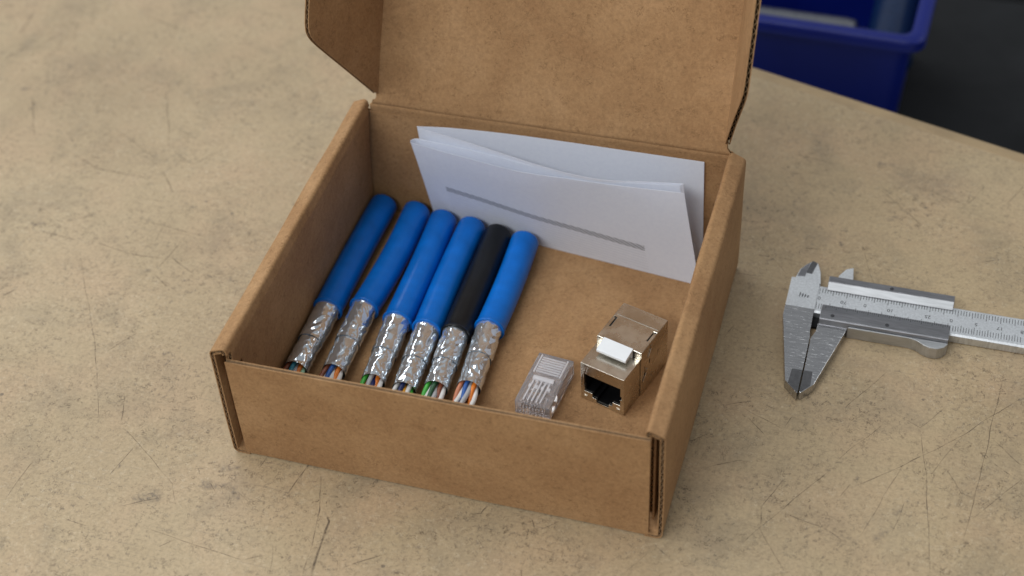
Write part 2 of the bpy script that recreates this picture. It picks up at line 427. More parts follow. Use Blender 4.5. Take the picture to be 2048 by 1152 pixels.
# wear marks: pixel-read positions of the long scratches, in bench millimetres
SCR = [([(182.4, 79.2), (171.2, 60.2)], 0.26),
       ([(222.3, 78.4), (206.8, 59.6), (199.3, 51.2), (177.8, 31.0)], 0.31),
       ([(216.4, 88.5), (213.7, 57.7), (210.9, 28.1), (209.2, 18.6)], 0.29),
       ([(194.3, 59.3), (197.5, 42.3), (202.3, 6.8)], 0.26),
       ([(170.9, 36.1), (155.2, 11.1), (150.6, 2.7)], 0.29),
       ([(159.2, 30.4), (154.4, 18.2), (155.3, 10.5), (164.5, -2.5)], 0.29),
       ([(160.2, 17.7), (172.9, 15.0), (179.4, 11.5)], 0.26),
       ([(184.3, 58.3), (171.5, 39.1)], 0.21),
       ([(224.4, 47.1), (211.4, 28.3)], 0.26),
       ([(206.8, 59.6), (202.5, 49.9), (198.7, 41.2)], 0.21),
       ([(191.1, 44.8), (182.5, 14.3)], 0.23),
       ([(135.8, 27.9), (144.9, 33.4), (148.3, 33.9)], 0.36),
       ([(215.7, 50.4), (221.0, 46.9)], 0.34),
       ([(189.8, 61.2), (194.3, 59.0), (200.8, 68.4)], 0.26),
       ([(215.1, 59.5), (223.8, 51.1)], 0.21),
       ([(193.2, 30.2), (190.6, 17.7)], 0.21),
       ([(142.8, 53.7), (149.3, 50.9), (155.1, 48.6)], 0.29),
       ([(127.9, -1.9), (131.7, -4.7)], 0.42),
       ([(-51.7, 12.4), (-46.3, 2.1)], 0.21),
       ([(-37.0, 0.2), (-23.6, -8.3), (-12.7, -15.9), (-7.7, -24.0)], 0.23),
       ([(-37.3, -35.8), (-29.2, -36.6)], 0.21),
       ([(-13.3, -32.5), (1.0, -34.4), (18.6, -36.2), (25.0, -33.0)], 0.31),
       ([(28.0, -1.1), (33.0, -14.2), (35.6, -26.0), (36.8, -36.5)], 0.34),
       ([(34.5, -14.1), (37.2, -17.5), (38.1, -28.4), (39.3, -35.8)], 0.94),
       ([(7.4, -14.3), (16.0, -19.2)], 0.23),
       ([(-30.0, -5.8), (-32.3, -17.9)], 0.26),
       ([(-6.3, -38.1), (-2.9, -34.1)], 0.31),
       ([(24.8, -28.8), (28.2, -39.2)], 0.26),
       ([(46.8, -31.6), (57.1, -23.8)], 0.42),
       ([(92.8, -2.2), (94.3, -5.0)], 0.52),
       ([(92.7, -5.7), (93.3, -9.5)], 0.31),
       ([(97.2, -11.8), (101.8, -12.2)], 0.31),
       ([(59.7, -6.7), (61.5, -8.1)], 0.39),
       ([(75.2, -5.2), (78.4, -4.1), (79.4, -1.0)], 0.39),
       ([(127.2, -5.2), (122.5, -13.6)], 0.23),
       ([(-100.0, 161.2), (-82.9, 128.0)], 0.47),
       ([(-113.1, 115.6), (-103.9, 111.6), (-82.5, 110.7)], 0.52),
       ([(-79.7, 116.4), (-70.5, 105.6)], 0.36),
       ([(-149.1, 145.2), (-135.6, 121.9)], 0.47),
       ([(-173.2, 161.9), (-169.6, 176.2)], 0.57),
       ([(-178.7, 199.6), (-176.1, 182.2)], 0.57),
       ([(-127.8, 205.8), (-110.7, 199.5)], 0.57),
       ([(-80.9, 127.4), (-70.5, 121.6), (-63.7, 132.5)], 0.36),
       ([(-108.7, 134.7), (-82.1, 119.9)], 0.36),
       ([(-34.2, 135.9), (-26.8, 134.5)], 0.36),
       ([(-89.2, 70.2), (-80.3, 57.1), (-75.0, 49.4), (-64.1, 33.2), (-51.8, 12.5)], 0.26),
       ([(-84.6, 74.8), (-72.2, 72.6), (-57.9, 72.7)], 0.36),
       ([(-56.2, 83.4), (-58.3, 68.3)], 0.39),
       ([(-76.5, 90.0), (-48.8, 86.1)], 0.36),
       ([(-56.8, 28.2), (-50.9, 38.8)], 0.31),
       ([(-58.5, 65.0), (-51.0, 60.2)], 0.42),
       ([(-93.4, 87.8), (-100.8, 82.3)], 0.42),
       ([(-128.7, 87.5), (-128.0, 84.0)], 0.36),
       ([(-56.1, 74.0), (-44.8, 68.3)], 0.42),
       ([(-103.8, 42.3), (-100.4, 47.2)], 0.52),
       ([(-107.4, 75.4), (-92.8, 74.5)], 0.42),
       ([(137.8, 177.6), (153.0, 175.1)], 0.39),
       ([(130.2, 111.8), (137.1, 111.6)], 0.47),
       ([(169.4, 165.6), (188.6, 146.8)], 0.31),
       ([(181.3, 169.5), (199.1, 163.4)], 0.31),
       ([(199.1, 163.4), (204.5, 175.1)], 0.26),
       ([(212.1, 166.5), (217.1, 178.1)], 0.26),
       ([(135.3, 122.1), (139.1, 122.1)], 0.57),
       ([(143.5, 122.2), (148.6, 121.5)], 0.42)]
SPOT = [(-38.0, 32.1, 1.3, 0.5),
        (-84.8, 28.4, 0.9, 0.3),
        (-61.5, 65.5, 1.8, 0.2),
        (-32.1, 68.9, 1.3, 2.2),
        (-35.1, 74.9, 1.2, 2.4),
        (-109.4, 78.5, 2.6, 0.6),
        (80.8, -14.2, 1.1, 0.2),
        (-182.1, 202.8, 2.6, 0.4),
        (-154.3, 149.2, 2.6, 0.5),
        (-146.0, 139.7, 2.2, 1.5),
        (-144.3, 167.1, 1.6, 0.1),
        (-83.4, 187.9, 1.2, 0.2),
        (-58.0, 187.1, 1.3, 0.2),
        (-60.6, 148.3, 1.2, 0.2),
        (170.4, 178.7, 3.4, 0.2),
        (175.9, 150.7, 2.8, 0.7),
        (139.7, 120.3, 1.6, 0.8),
        (160.7, 133.6, 1.4, 2),
        (145.4, 152.4, 1.2, 0.2),
        (185.3, 80.1, 1.0, 0.3),
        (178.8, 34.7, 1.3, 1.2),
        (173.7, 67.7, 0.7, 0.3),
        (188.1, 17.0, 3.2, 0.9),
        (221.8, 77.5, 1.2, 0.6),
        (170.6, 35.9, 0.8, 0.3),
        (195.2, 60.7, 0.9, 0.6),
        (-65.5, -6.4, 1.3, 0.6),
        (-30.3, 14.8, 1.3, 1),
        (-17.5, -23.0, 4.5, 0.5),
        (1.7, -6.5, 3.2, 0.3),
        (7.1, -15.0, 3.2, 2.2),
        (-0.0, -13.6, 5, 0.2),
        (-50.7, -48.4, 2.5, 1.9),
        (-29.5, 18.0, 1.2, 1),
        (31.0, -32.3, 0.8, 1.5),
        (191.6, 25.8, 2.0, 1),
        (146.1, 12.7, 1.6, 2.2)]
def ribbon(pts, wdt, z):
    # resample, wobble, give width
    P = [Vector((p[0], p[1], 0)) for p in pts]; Q = []
    for a, b in zip(P, P[1:]):
        k = max(2, int((b - a).length / 2.0))
        Q += [a.lerp(b, i / k) for i in range(k)]
    Q.append(P[-1]); v = []; f = []; uv = []
    for i, p in enumerate(Q):
        t = (Q[min(i + 1, len(Q) - 1)] - Q[max(i - 1, 0)]).normalized(); nn = Vector((-t.y, t.x, 0))
        off = nn * (noise.noise(p * 0.11) * 0.5 + noise.noise(p * 0.6) * 0.12)
        ww = wdt * (0.75 + 0.6 * noise.noise(p * 0.25 + Vector((9, 1, 4))))
        for s_ in (-1, 1):
            q = p + off + nn * s_ * ww * 0.5; v.append((q.x, q.y, z)); uv.append((i / (len(Q) - 1), 0.5 + s_ * 0.5))
    for i in range(len(Q) - 1): f.append((2 * i, 2 * i + 1, 2 * i + 3, 2 * i + 2))
    return v, f, uv
def marks(name, items, mat, z0):
    V = []; F = []; U = []
    for i, (pts, wdt) in enumerate(items):
        v, f, uv = ribbon(pts, wdt, z0 + 0.0006 * i); k = len(V)
        V += v; F += [tuple(j + k for j in q) for q in f]; U += uv
    o = obj(name, V, F, mat, bench, uvs=U); o['kind'] = 'stuff'
    return o
items = [(p, wd * 1.15) for p, wd in SCR]
r2 = random.Random(21)
for _ in range(150):                                    # minor nicks all over the board
    a = r2.uniform(-260, 260); b = r2.uniform(-420, -6); x, y = bench_pt(a, b)
    an = r2.choice((0.5, 0.7, -0.2, 1.5, -0.9)) + r2.gauss(0, 0.25); L = r2.uniform(2, 16) * (1 if r2.random() < 0.8 else 2)
    items.append(([(x, y), (x + math.cos(an) * L, y + math.sin(an) * L)], r2.uniform(0.18, 0.38)))
marks('surface_scratches', items, M['scratch'], 0.02)
sm = []
for (x, y, r, an) in SPOT:
    sm.append(([(x - math.cos(an) * r, y - math.sin(an) * r), (x, y), (x + math.cos(an) * r, y + math.sin(an) * r)], r * 1.1))
for _ in range(60):
    a = r2.uniform(-260, 260); b = r2.uniform(-420, -6); x, y = bench_pt(a, b); r = r2.uniform(0.5, 1.5); an = r2.uniform(0, 3)
    sm.append(([(x - math.cos(an) * r, y - math.sin(an) * r), (x, y), (x + math.cos(an) * r, y + math.sin(an) * r)], r * 1.1))
marks('surface_smudges', sm, M['smudge'], 0.18)

# what lies lower behind the bench
mb = MB(); mb.box(-150, 420, 214, 470, -130, -112)
o = mb.build('lower_shelf', M['darkfloor'], bevel=1.5); o['kind'] = 'structure'
o['label'] = 'dark grey shelf lying below the far edge of the workbench'
mb = MB(); mb.box(-1500, 1500, 100, 2200, -420, -400)
o = mb.build('floor', M['darkfloor2']); o['kind'] = 'structure'; o['label'] = 'dark floor far below behind the bench'

# ------------------------------------------------------------------ mailer box
W, D = 130.0, 115.2
T = 1.5; LIN = 0.30; LAM = 2.7
box = empty('mailer_box', (0, 0, 0))
tag(box, 'open brown corrugated cardboard mailer box with its lid folded up', 'box')

def path_resample(path, rads, step=0.4):
    """polyline with rounded corners -> dense points"""
    P = [Vector(p) for p in path]; out = [P[0]]
    for i in range(1, len(P) - 1):
        a, b, c = P[i - 1], P[i], P[i + 1]; r = rads[i]
        if r <= 0: out.append(b); continue
        d1 = (a - b).normalized(); d2 = (c - b).normalized()
        p1 = b + d1 * r; p2 = b + d2 * r
        for k in range(7):
            t = k / 6; out.append(p1 * (1 - t) ** 2 + b * 2 * t * (1 - t) + p2 * t * t)
    out.append(P[-1]); res = [out[0]]
    for a, b in zip(out, out[1:]):
        L = (b - a).length
        k = max(1, int(round(L / step)))
        for i in range(1, k + 1): res.append(a.lerp(b, i / k))
    return res

def sheet_board(name, path, rads, place, ext, parent, t=T, phase=0.0, flute=True, wob=0.0):
    """corrugated board that follows a 2-D path; place(p2, e) -> 3-D; ext(s) -> (e0, e1) across"""
    P = path_resample(path, rads); n = len(P); N = []; sl = [0.0]
    for i in range(n):
        d = (P[min(i + 1, n - 1)] - P[max(i - 1, 0)]).normalized(); N.append(Vector((-d.y, d.x)))
        if i: sl.append(sl[-1] + (P[i] - P[i - 1]).length)
    tot = sl[-1]
    def slab(off0, off1, mat, nm, par, inset=0.0):
        v = []; f = []; NE = 14
        for i in range(n):
            e0, e1 = ext(sl[i] / tot * 1.0 if False else sl[i]); e0 += inset; e1 -= inset
            for off in (off0(sl[i]), off1(sl[i])):
                for k in range(NE + 1):
                    e = e0 + (e1 - e0) * k / NE
                    ww = wob * noise.noise(Vector((sl[i] * 0.045, e * 0.05, 1.7))) if wob else 0
                    v.append(place(P[i] + N[i] * (off + ww), e))
        R = 2 * (NE + 1)
        for i in range(n - 1):
            for k in range(NE):
                a = i * R + k; f.append((a, a + 1, a + R + 1, a + R))
                a += NE + 1; f.append((a, a + R, a + R + 1, a + 1))
            for k in (0, NE):
                a = i * R + k; f.append((a, a + R, a + R + NE + 1, a + NE + 1))
        for i in (0, n - 1):
            for k in range(NE):
                a = i * R + k; f.append((a, a + 1, a + NE + 2, a + NE + 1))
        return v, f
    h = t / 2
    m = MB()
    m.add(*slab(lambda s: h, lambda s: h - LIN, None, None, None))
    m.add(*slab(lambda s: -h, lambda s: -h + LIN, None, None, None))
    o = m.build(name, M['card'], parent, smooth=False)
    for p in o.data.polygons: p.use_smooth = True
    shade_auto(o)
    if flute:
        amp = h - LIN - 0.10
        v, f = slab(lambda s: amp * math.sin(2 * math.pi * s / LAM + phase) + 0.09,
                    lambda s: amp * math.sin(2 * math.pi * s / LAM + phase) - 0.09, None, None, None, 0.12)
        obj('fluting', v, f, M['flute'], o)
    return o

def shade_auto(o, deg=35):
    me = o.data
    bm = bmesh.new(); bm.from_mesh(me)
    for e in bm.edges:
        if len(e.link_faces) == 2 and e.calc_face_angle(0) > math.radians(deg): e.smooth = False
        elif len(e.link_faces) != 2: e.smooth = False
    for f in bm.faces: f.smooth = True
    bm.to_mesh(me); bm.free()

# floor panel
mb = MB(); mb.box(3.2, W - 3.2, 0.6, D - 1.7, 0.15, 1.6)
mb.build('bottom_panel', M['card'], box, bevel=0.2)
# side walls: outer board, rolled top, inner board
for side in (-1, 1):
    X = (lambda x: x) if side < 0 else (lambda x: W - x)
    pth = [(5.2, 0.78), (0.78, 0.78), (0.75, 42.3), (4.6, 43.9), (5.2, 41.0), (3.7 if side < 0 else 5.0, 22.0), (2.42 if side < 0 else 4.9, 1.75)]
    def sext(s_):
        return (0.0, D - 0.9) if s_ < 51.0 else (2.2 if s_ < 59.0 else 7.5, D - 2.6)
    sheet_board('side_wall', pth, [0, 1.4, 0.55, 0.6, 0.5, 4, 0], lambda p, e, X=X: (X(p.x), e, p.y * (1 + 0.066 * e / D)),
                sext, box, phase=0.4 if side < 0 else 1.9, wob=0.22)
# front wall and its tucked corner tabs
fw = sheet_board('front_wall', [(0.85, 0.6), (0.85, 20), (0.80, 40.6)], [0, 4, 0], lambda p, e: (e, p.x, p.y * (1 + (0.9 * (e / W) - 1.35) / 40)),
                 lambda s: (4.1, W - 4.1), box, wob=0.18)
for x0 in (5.0, W - 6.4):
    mb = MB(); mb.prism([(4.0, 3.0), (26, 3.9), (24, 38.2), (4.0, 39.6)], 0, 0.55, mapf=lambda a, b, c: (1.62 + c + 0.018 * b if x0 < 50 else W - 3.9 + c, a, b))
    mb.build('corner_tab', M['card'], fw)
# back wall
sheet_board('back_wall', [(D - 0.85, 0.6), (D - 0.85, 43.4)], [0, 0], lambda p, e: (e, p.x, p.y),
            lambda s: (1.75, W - 1.75), box, flute=False, wob=0.15)
# lid: hinge strip that narrows to the lid's width, then the lid leaning back
TH = math.radians(26.5)
hy, hz = D - 0.3, 49.6
L0 = 108.0
def lidp(s, off=0.0): return Vector((hy + math.sin(TH) * s + math.cos(TH) * -off, hz + math.cos(TH) * s + math.sin(TH) * off))
pl = [(D - 0.85, 43.5), (D - 1.0, 45.7), (D - 0.65, 46.5), (D - 1.0, 47.4), (D - 0.5, 48.7), tuple(lidp(1.0)), tuple(lidp(50)), tuple(lidp(L0))]
def lidext(s):
    q = min(1.0, max(0.0, (s - 2.2) / 3.6)); q = q * q * (3 - 2 * q)
    return (6.3 + (8.6 - 6.3) * q, W - 3.6 - (6.1 - 3.6) * q)
lid = sheet_board('lid', pl, [0, 0.35, 0.3, 0.4, 0.5, 0.4, 12, 0], lambda p, e: (e, p.x, p.y), lidext, box, flute=False, wob=0.30)
lid['label'] = 'upright lid leaning back, brown inner face'
# tuck flap at the lid's far edge (out of the picture, folded slightly forward)
pt = [tuple(lidp(L0 + 0.2)), tuple(lidp(L0 + 3, 0.3)), tuple(lidp(L0 + 30, 9))]
sheet_board('tuck_flap', pt, [0, 1, 0], lambda p, e: (e, p.x, p.y), lambda s: (10.5 + 0.2 * s, W - 8.0 - 0.2 * s), lid, flute=False)

def ear(xh, sgn, phi, wd, s1, parent):
    """lid side flap: corrugated board, flutes run outwards so its free edge shows the waves"""
    Lv = Vector((0, math.sin(TH), math.cos(TH))); Nv = Vector((0, -math.cos(TH), math.sin(TH)))
    dv = Vector((sgn * math.cos(phi), 0, 0)) + Nv * math.sin(phi)
    nv = Lv.cross(dv).normalized()
    H0 = Vector((xh, hy, hz)) + Nv * 0.3
    smin, smax = 0.6, L0 - 1.0
    def vmax(s):
        # slanted lower end, rounded shoulder, straight free edge; mirrored above
        def end(q):
            r = 11.0
            lin = wd * (q / s1)
            k = 2.6
            return -math.log(math.exp(-lin / k) + math.exp(-wd / k)) * k
        return max(0.3, min(end(s - smin + 0.5), end(smax - s + 0.5)))
    bendk = 0.0011
    def pos(s, v, off):
        return H0 + Lv * s + dv * v + nv * (off + sgn * bendk * v * v * 0.5)
    ns = int((smax - smin) / 0.30); ss = [smin + (smax - smin) * i / ns for i in range(ns + 1)]
    def slab(o0, o1, nvv=8, inset=0.0):
        v = []; f = []
        R = 2 * (nvv + 1)
        for s in ss:
            vm = max(0.2, vmax(s) - inset)
            for oo in (o0(s), o1(s)):
                for k in range(nvv + 1): v.append(tuple(pos(s, 0.15 + vm * k / nvv, oo)))
        for i in range(len(ss) - 1):
            for k in range(nvv):
                a = i * R + k; f.append((a, a + 1, a + R + 1, a + R)); a += nvv + 1; f.append((a, a + R, a + R + 1, a + 1))
            for k in (0, nvv):
                a = i * R + k; f.append((a, a + R, a + R + nvv + 1, a + nvv + 1))
        for i in (0, len(ss) - 1):
            for k in range(nvv):
                a = i * R + k; f.append((a, a + 1, a + nvv + 2, a + nvv + 1))
        return v, f
    h = T / 2; m = MB()
    m.add(*slab(lambda s: h, lambda s: h - 0.24)); m.add(*slab(lambda s: -h, lambda s: -h + 0.24))
    o = m.build('lid_ear', M['card'], parent); shade_auto(o)
    amp = h - 0.24 - 0.09
    v, f = slab(lambda s: amp * math.sin(2 * math.pi * s / LAM) + 0.085, lambda s: amp * math.sin(2 * math.pi * s / LAM) - 0.085, 3, 0.25)
    obj('fluting', v, f, M['flute'], o)
    return o
ear(8.7, -1, math.radians(80), 42.0, 23.0, box)
ear(W - 6.2, 1, math.radians(80.2), 42.0, 23.0, box)

# ------------------------------------------------------------------ folded leaflet: one sheet folded four ways
leaf = empty('leaflet', (70, 107, 1.8))
tag(leaf, 'white accordion-folded paper leaflet standing against the back of the box', 'leaflet')
def spline(pts, k=14):
    out = []
    P = [Vector(p) for p in pts]
    for i in range(len(P) - 1):
        p0 = P[max(i - 1, 0)]; p1 = P[i]; p2 = P[i + 1]; p3 = P[min(i + 2, len(P) - 1)]
        for j in range(k):
            t = j / k
            out.append(0.5 * ((2 * p1) + (p2 - p0) * t + (2 * p0 - 5 * p1 + 4 * p2 - p3) * t * t + (3 * p1 - p0 - 3 * p2 + p3) * t ** 3))
    out.append(P[-1]); return out
# (top x, y, z) and (bottom x, y) of matching control points along the sheet
BACK = [((117.26, 112.90, 43.30), (118.46, 112.70)), ((91.87, 112.90, 43.24), (93.07, 112.70)), ((67.49, 112.90, 43.18), (68.69, 112.70)), ((50.95, 112.58, 43.12), (52.15, 112.70)), ((34.41, 111.46, 43.06), (35.61, 112.70)), ((24.63, 110.05, 43.00), (25.83, 112.70))]
FOLD1 = [((23.53, 109.60, 43.00), (24.93, 112.95)), ((23.73, 109.15, 42.95), (25.13, 112.85))]
MIDA = [((26.74, 109.33, 42.70), (28.27, 112.57)), ((42.22, 106.51, 42.34), (44.59, 111.04)), ((54.29, 104.07, 41.99), (57.33, 109.86)), ((66.17, 101.67, 41.63), (69.84, 107.53)), ((77.81, 100.08, 41.27), (82.08, 106.09)), ((88.71, 100.11, 40.91), (93.54, 104.74)), ((99.00, 102.26, 40.56), (104.36, 103.47)), ((111.42, 104.67, 40.20), (117.37, 101.94))]
FOLD2 = [((111.77, 104.32, 40.20), (117.67, 101.79))]
MIDB = [((111.40, 104.09, 40.00), (117.37, 101.74)), ((98.90, 102.02, 40.06), (104.36, 103.27)), ((88.50, 100.22, 40.11), (93.54, 104.54)), ((77.47, 100.44, 40.17), (82.08, 105.89)), ((65.69, 102.00, 40.23), (69.84, 107.33)), ((53.64, 103.95, 40.29), (57.33, 109.66)), ((41.37, 105.56, 40.34), (44.59, 110.84)), ((24.64, 107.35, 40.40), (27.22, 112.46))]
FOLD3 = [((22.52, 105.93, 39.80), (25.14, 112.95)), ((22.32, 105.47, 39.80), (25.04, 112.85))]
FRONT = [((23.63, 105.17, 39.80), (26.38, 112.29)), ((29.83, 104.01, 39.77), (32.76, 111.70)), ((43.54, 101.80, 39.75), (46.95, 110.38)), ((61.20, 99.33, 39.72), (65.27, 107.62)), ((77.91, 99.56, 39.68), (82.62, 105.58)), ((94.15, 99.98, 39.65), (99.48, 103.59)), ((111.75, 101.02, 39.63), (117.79, 101.44)), ((113.14, 101.14, 39.60), (119.20, 101.28))]
def arc(a, b, bulge):
    out = []
    for k in range(1, 6):
        t = k / 6; q = math.sin(math.pi * t)
        ta, tb_ = a[0], b[0]
        top_ = tuple(ta[i] + (tb_[i] - ta[i]) * (0.5 - 0.5 * math.cos(math.pi * t)) for i in range(3))
        bo = tuple(a[1][i] + (b[1][i] - a[1][i]) * t for i in range(2))
        out.append(((top_[0] - bulge * q, top_[1], top_[2]), (bo[0] - 0.3 * q, bo[1])))
    return out
MIDA[0] = ((MIDA[0][0][0] - 0.6, MIDA[0][0][1], MIDA[0][0][2]), MIDA[0][1])
MIDB[-1] = ((FRONT[0][0][0] + 0.9, FRONT[0][0][1] + 2.3, FRONT[0][0][2] + 0.15), MIDB[-1][1])
FOLD1 = arc(BACK[-1], MIDA[0], 1.5)
FOLD3 = arc(MIDB[-1], FRONT[0], 1.5)
def leafpart(name, ctl, mat, uv):
    top = spline([c[0] for c in ctl]); bot = spline([(c[1][0], c[1][1], 1.75) for c in ctl])
    n = len(top); NZ = 8; TH2 = 0.13; cum = [0]
    for i in range(1, n): cum.append(cum[-1] + (top[i] - top[i - 1]).length)
    v = []; uvs = []; f = []
    for off in (-0.5, 0.5):
        for i in range(n):
            tg = (top[min(i + 1, n - 1)] - top[max(i - 1, 0)]); nn = Vector((-tg.y, tg.x, 0)).normalized()
            for j in range(NZ + 1):
                q = j / NZ; p = bot[i].lerp(top[i], q) + nn * (off * TH2)
                p = p + Vector((0, 0.35 * math.sin(math.pi * q) * noise.noise(Vector((p.x * 0.03, q, 2.2))), 0))
                v.append(tuple(p)); uvs.append((cum[i] / cum[-1], q))
    R = NZ + 1; K = n * R
    for i in range(n - 1):
        for j in range(NZ):
            a = i * R + j; f.append((a, a + 1, a + R + 1, a + R)); f.append((K + a, K + a + R, K + a + R + 1, K + a + 1))
        for j in (0, NZ):
            a = i * R + j; f.append((a, a + R, K + a + R, K + a))
    for i in (0, n - 1):
        for j in range(NZ):
            a = i * R + j; f.append((a, a + 1, K + a + 1, K + a))
    off = leaf.location / S
    v = [tuple(Vector(p) - off) for p in v]
    o = obj(name, v, f, mat, leaf, uvs=uvs if uv else None); shade_auto(o, 50)
    return o
leafpart('back_leaf', BACK + FOLD1 + MIDA[:1], M['paper'], False)
leafpart('middle_leaf', MIDA + FOLD2 + MIDB[:1], M['paper'], False)
leafpart('inner_leaf', MIDB[:-1] + MIDB[-1:], M['paper'], False)
fl_ = leafpart('front_leaf', MIDB[-1:] + FOLD3 + FRONT, M['paper_print'], True)
fl_['label'] = 'front leaf printed with a grey hatched bar and faint lines'

# ------------------------------------------------------------------ cut cable samples
CAB = [
    ((8.2, 110.6), (8.2, 57.2), (8.2, 30.6), 'blue', ('brown', 'white', 'teal', 'grey', 'orange', 'mint'),
     'blue cable sample lying against the left box wall'),
    ((20.4, 109.9), (19.4, 60.4), (20.0, 32.4), 'blue', ('brown', 'white', 'blue', 'white', 'orange', 'white'),
     'blue cable sample second from the left box wall, with brown, blue and orange wires'),
    ((30.6, 107.9), (31.8, 57.2), (33.2, 31.5), 'blue', ('green', 'brown', 'grey', 'navy', 'orange', 'white'),
     'blue cable sample third from the left box wall, with a green wire at its tip'),
    ((41.1, 106.7), (42.1, 55.9), (43.5, 30.6), 'blue', ('white', 'green', 'navy', 'amber', 'white', 'green'),
     'blue cable sample just left of the black one, with white and green wires'),
    ((50.9, 105.2), (51.5, 55.9), (52.7, 33.4), 'black', ('green', 'white', 'darkgreen', 'grey', 'brown', 'white'),
     'black cable sample between two blue ones, foil and wires at its tip'),
    ((60.4, 103.9), (61.0, 61.1), (62.3, 36.0), 'blue', ('salmon', 'white', 'blue', 'grey', 'orange', 'white'),
     'blue cable sample to the right of the black one, nearest the clear plug'),
]
FZ = 1.62
for ci, (a, b, c, colr, wires, label) in enumerate(CAB):
    r = 4.7
    za = FZ + r; zb = FZ + r - 0.05; zc = FZ + 4.35
    root = empty('cable_sample', (b[0], b[1], FZ))
    tag(root, label, 'cable', 'stripped cable samples lying side by side in the box')
    o0 = Vector((b[0], b[1], FZ))
    A = Vector((a[0], a[1], za)) - o0; B = Vector((b[0], b[1], zb)) - o0; C = Vector((c[0], c[1], zc)) - o0
    bow = (-0.3, 0.9, 0.35, -0.3, 0.1, 0.5)[ci]
    def jp(t):
        p = A.lerp(B, t); p.x += bow * math.sin(math.pi * t); return p
    ts = [0, 0.001, 0.004, 0.010, 0.018] + [0.018 + (0.975 - 0.018) * i / 24 for i in range(1, 25)] + [0.982, 0.988, 0.994, 1.0, 1.0, 0.99]
    rs = [r - 1.15, r - 0.45, r - 0.17, r - 0.05, r] + [r] * 24 + [r + 0.10, r + 0.26, r + 0.28, r + 0.12, r - 0.45, r - 0.6]
    path = [jp(t) for t in ts]
    # keep consecutive rings apart
    path[-2] = path[-3] + (B - A).normalized() * 0.05; path[-1] = path[-2] - (B - A).normalized() * 1.5
    # frames need a monotone axis: build ring frames from the axis itself
    ax = (B - A).normalized(); up = Vector((0, 0, 1)); nn = (up - ax * up.dot(ax)).normalized(); bb = ax.cross(nn)
    v = []; f = []; seg = 40
    for p, rr in zip(path, rs):
        for k in range(seg):
            an = 2 * math.pi * k / seg; v.append(tuple(p + (nn * math.cos(an) + bb * math.sin(an)) * rr))
    for i in range(len(path) - 1):
        for k in range(seg):
            k2 = (k + 1) % seg; f.append((i * seg + k, i * seg + k2, (i + 1) * seg + k2, (i + 1) * seg + k))
    f.append(tuple(range(seg - 1, -1, -1)))
    j = obj('jacket', v, f, M[colr], root); shade_auto(j, 50)
    # foil: the shield from the jacket, then a narrower wrap sliding out of it
    fd = (C - B); mid = 0.56 if ci != 5 else 0.52
    def foil(name, t0, t1, r0, r1, sd, lip):
        n = 64; sg = 72
        pth = []; rad = []
        for i in range(n + 1):
            t = t0 + (t1 - t0) * i / n
            pth.append(B + fd * t); rad.append(r0 + (r1 - r0) * i / n)
        Ls = fd.length * (t1 - t0)
        def dp(i, an):
            s = Ls * i / n + sd * 13.7
            th = an if an < math.pi else an - 2 * math.pi
            u_ = th * 4.0
            def cr(al, fa, fb, o_):
                ca, sa = math.cos(al), math.sin(al)
                return 1 - 2.2 * abs(noise.noise(Vector(((u_ * ca + s * sa) * fa, (-u_ * sa + s * ca) * fb, sd * 3.1 + o_))))
            wsel = 0.5 + 0.5 * math.tanh(3 * noise.noise(Vector((u_ * 0.15, s * 0.18, sd + 5))) + 1.2 * th)
            h1 = cr(0.62, 0.50, 0.16, 0.0) * wsel + cr(-0.62, 0.50, 0.16, 7.0) * (1 - wsel)
            h2 = cr(0.15, 0.95, 0.22, 11.0)
            e2 = 0.25 + 0.75 * min(1.0, i / 5.0, (n - i) / 4.0)
            return e2 * (0.25 * h1 + 0.07 * h2 - 0.17)
        v, f = tube(pth, rad, sg, False, False, dp)
        # turn the free lip inwards so the sheet shows a real edge and thickness
        k0 = len(v); fr = frames(pth); P, Tn, N_, B_ = fr[-1]
        for ring, (dr, dz) in enumerate(((-0.06, 0.02), (-0.08, -0.3), (-0.10, -0.6))):
            for k in range(sg):
                an = 2 * math.pi * k / sg
                v.append(tuple(P + Tn * dz + (N_ * math.cos(an) + B_ * math.sin(an)) * (rad[-1] + dr)))
        base = n * sg
        for ring in range(3):
            for k in range(sg):
                k2 = (k + 1) % sg; a0 = base if ring == 0 else k0 + (ring - 1) * sg; b0 = k0 + ring * sg
                f.append((a0 + k, a0 + k2, b0 + k2, b0 + k))
        o = obj(name, v, f, M['foil'], root, smooth=True); shade_auto(o, 60)
        return o
    foil('foil_shield', -0.03, mid, 4.18, 4.12, ci + 0.3, True)
    foil('foil_wrap', mid - 0.10, 1.0, 3.86, 3.76, ci + 7.9, True)
    # twisted pairs
    fdir = fd.normalized(); sx_ = fdir.cross(Vector((0, 0, 1))).normalized()   # points to the cable's right seen from its rear
    sx_ = -sx_ if sx_.x < 0 else sx_
    uz = sx_.cross(fdir); uz = uz if uz.z > 0 else -uz
